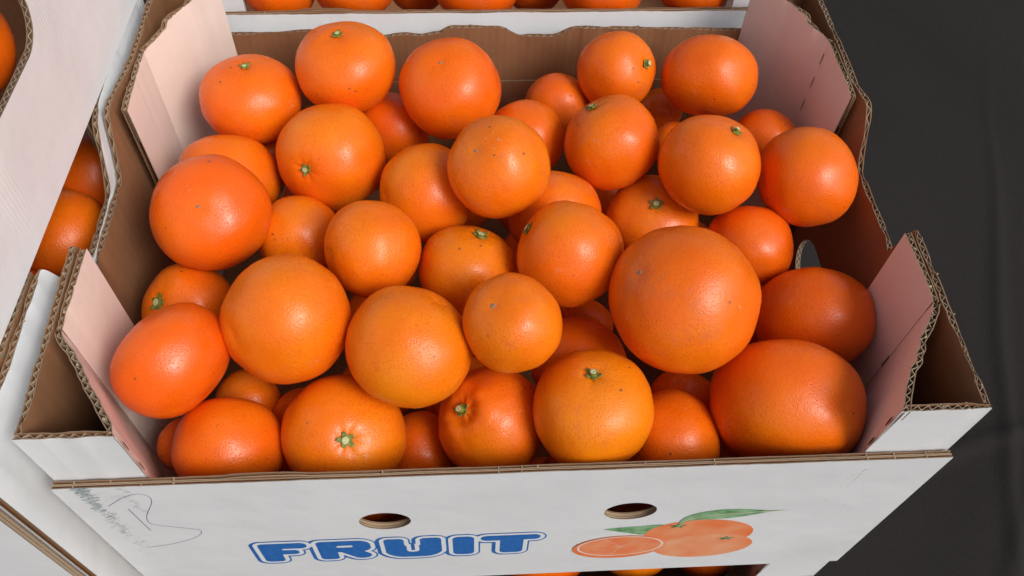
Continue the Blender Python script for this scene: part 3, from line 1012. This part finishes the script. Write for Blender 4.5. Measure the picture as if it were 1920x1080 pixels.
OTHERS = [
 # back crate
 ((-.1115, .4420, .192), .0375, 0, -.15, 'second whole orange from the left in the crate behind', 'b'),
 ((-.0091, .4425, .192), .0395, 0, -.15, 'wide red orange in the middle of the crate behind', 'b'),
 ((.0986, .4425, .192), .0395, 0, -.15, 'red orange right of the middle in the crate behind', 'b'),
 ((.1790, .4400, .186), .0330, 0, -.15, 'rightmost shaded orange in the crate behind', 'b'),
 ((-.1750, .4400, .188), .0310, 0, -.15, 'leftmost orange in the crate behind, partly behind the corner post', 'b'),
 ((.0445, .4880, .158), .0300, 0, -.15, 'deep orange between the middle one and its right neighbour in the crate behind', 'b'),
 ((-.0620, .4880, .158), .0300, 0, -.15, 'deep orange left of the wide red one in the crate behind', 'b'),
 # left crate
 ((-.3030, .2630, .150), .0340, 0, .2, 'farthest of the shaded oranges in the left crate, in the narrow gap', 'l'),
 ((-.3000, .1930, .163), .0330, 0, .35, 'middle orange in the left crate gap, catching some light', 'l'),
 ((-.3250, .1340, .158), .0330, 0, .1, 'nearest orange in the left crate gap, red and mostly covered', 'l'),
 # upper left crate
 ((-.3125, .2050, .3150), .0370, 0, .3, 'bright orange seen through the hand slot at the top left', 'u'),
 # lower crate
 ((-.0400, .0460, -.070), .0380, 0, .2, 'leftmost orange showing in the crate below, under the round hole', 'w'),
 ((.0370, .0470, -.078), .0400, 0, .2, 'wide red orange in the crate below, left of the yellow one', 'w'),
 ((.1120, .0450, -.074), .0350, 0, .95, 'bright yellow orange in the crate below, under the printed fruit', 'w'),
 ((.1780, .0480, -.092), .0330, 0, .2, 'dark orange at the right end of the crate below', 'w'),
]
GR = {'b': 'oranges in the crate behind', 'l': 'oranges in the left crate', 'u': 'oranges in the upper left crate', 'w': 'oranges in the crate below'}
for n, (p, R, kind, hue, lb, g) in enumerate(OTHERS):
    r3 = random.Random(n + 50)
    orange(p, R, .9, (r3.gauss(0, .5), r3.gauss(0, .5), -1 if n % 2 else 1), kind, hue, 200 + n, lb, GR[g], low=False)

# ------------------------------------------------------------------ the dark ground beside the stack
def make_ground():
    m, nt, b = mat('dark_ground_sheet')
    tc = N(nt, 'ShaderNodeTexCoord')
    a = N(nt, 'ShaderNodeTexNoise'); a.inputs['Scale'].default_value = 3; a.inputs['Detail'].default_value = 4
    f = N(nt, 'ShaderNodeTexNoise'); f.inputs['Scale'].default_value = 260; f.inputs['Detail'].default_value = 3
    nt.links.new(tc.outputs['Object'], a.inputs['Vector']); nt.links.new(tc.outputs['Object'], f.inputs['Vector'])
    c = ramp(nt, a.outputs['Fac'], [(.3, (.0185, .0160, .0148)), (.7, (.021, .0185, .0172))])
    c = mix(nt, c, (.027, .023, .021), ramp(nt, f.outputs['Fac'], [(.5, (0, 0, 0)), (.8, (.6, .6, .6))]))
    nt.links.new(c, b.inputs['Base Color'])
    b.inputs['Roughness'].default_value = .8
    b.inputs['Specular IOR Level'].default_value = .15
    bump(nt, b, f.outputs['Fac'], .0015, .4)
    return m
M_GROUND = make_ground()
mb = MB()
g = 6
mb.add([(-g, -g, -.489), (g, -g, -.489), (g, g, -.489), (-g, g, -.489)], [(0, 1, 2, 3)], M_GROUND)
gr = mb.obj('ground'); tag(gr, kind='structure')
# black fabric sheet spread on it, with soft folds
mb = MB(); vs = []; nx, ny = 220, 260
for j in range(ny + 1):
    for i in range(nx + 1):
        x = .30 + 1.6 * i / nx; y = -.9 + 2.9 * j / ny
        z = -.480
        z += .010 * noise.noise(Vector((x * 2.3, y * 1.7, 1)))
        for (ax, ay, ang, w, h) in ((.72, .18, .75, .07, .007), (.66, .05, .35, .06, .005), (1.1, 1.0, 1.9, .12, .01), (.80, .40, 1.25, .010, .006), (.745, .30, .25, .009, .007), (.76, .20, .9, .012, .004)):
            d = (x - ax) * -sin(ang) + (y - ay) * cos(ang) + .03 * noise.noise(Vector((x * 4, y * 4, h * 100)))
            l = (x - ax) * cos(ang) + (y - ay) * sin(ang)
            z += h * math.exp(-(d / w) ** 2) * math.exp(-(l / .5) ** 2)
        z = max(z, -.486)
        vs.append((x, y, z))
fs = [(j * (nx + 1) + i, j * (nx + 1) + i + 1, (j + 1) * (nx + 1) + i + 1, (j + 1) * (nx + 1) + i) for j in range(ny) for i in range(nx)]
mb.add(vs, fs, M_GROUND)
cl = mb.obj('dark_cloth', smooth=True)
tag(cl, 'black fabric sheet with soft folds spread on the ground right of the crates', 'cloth')
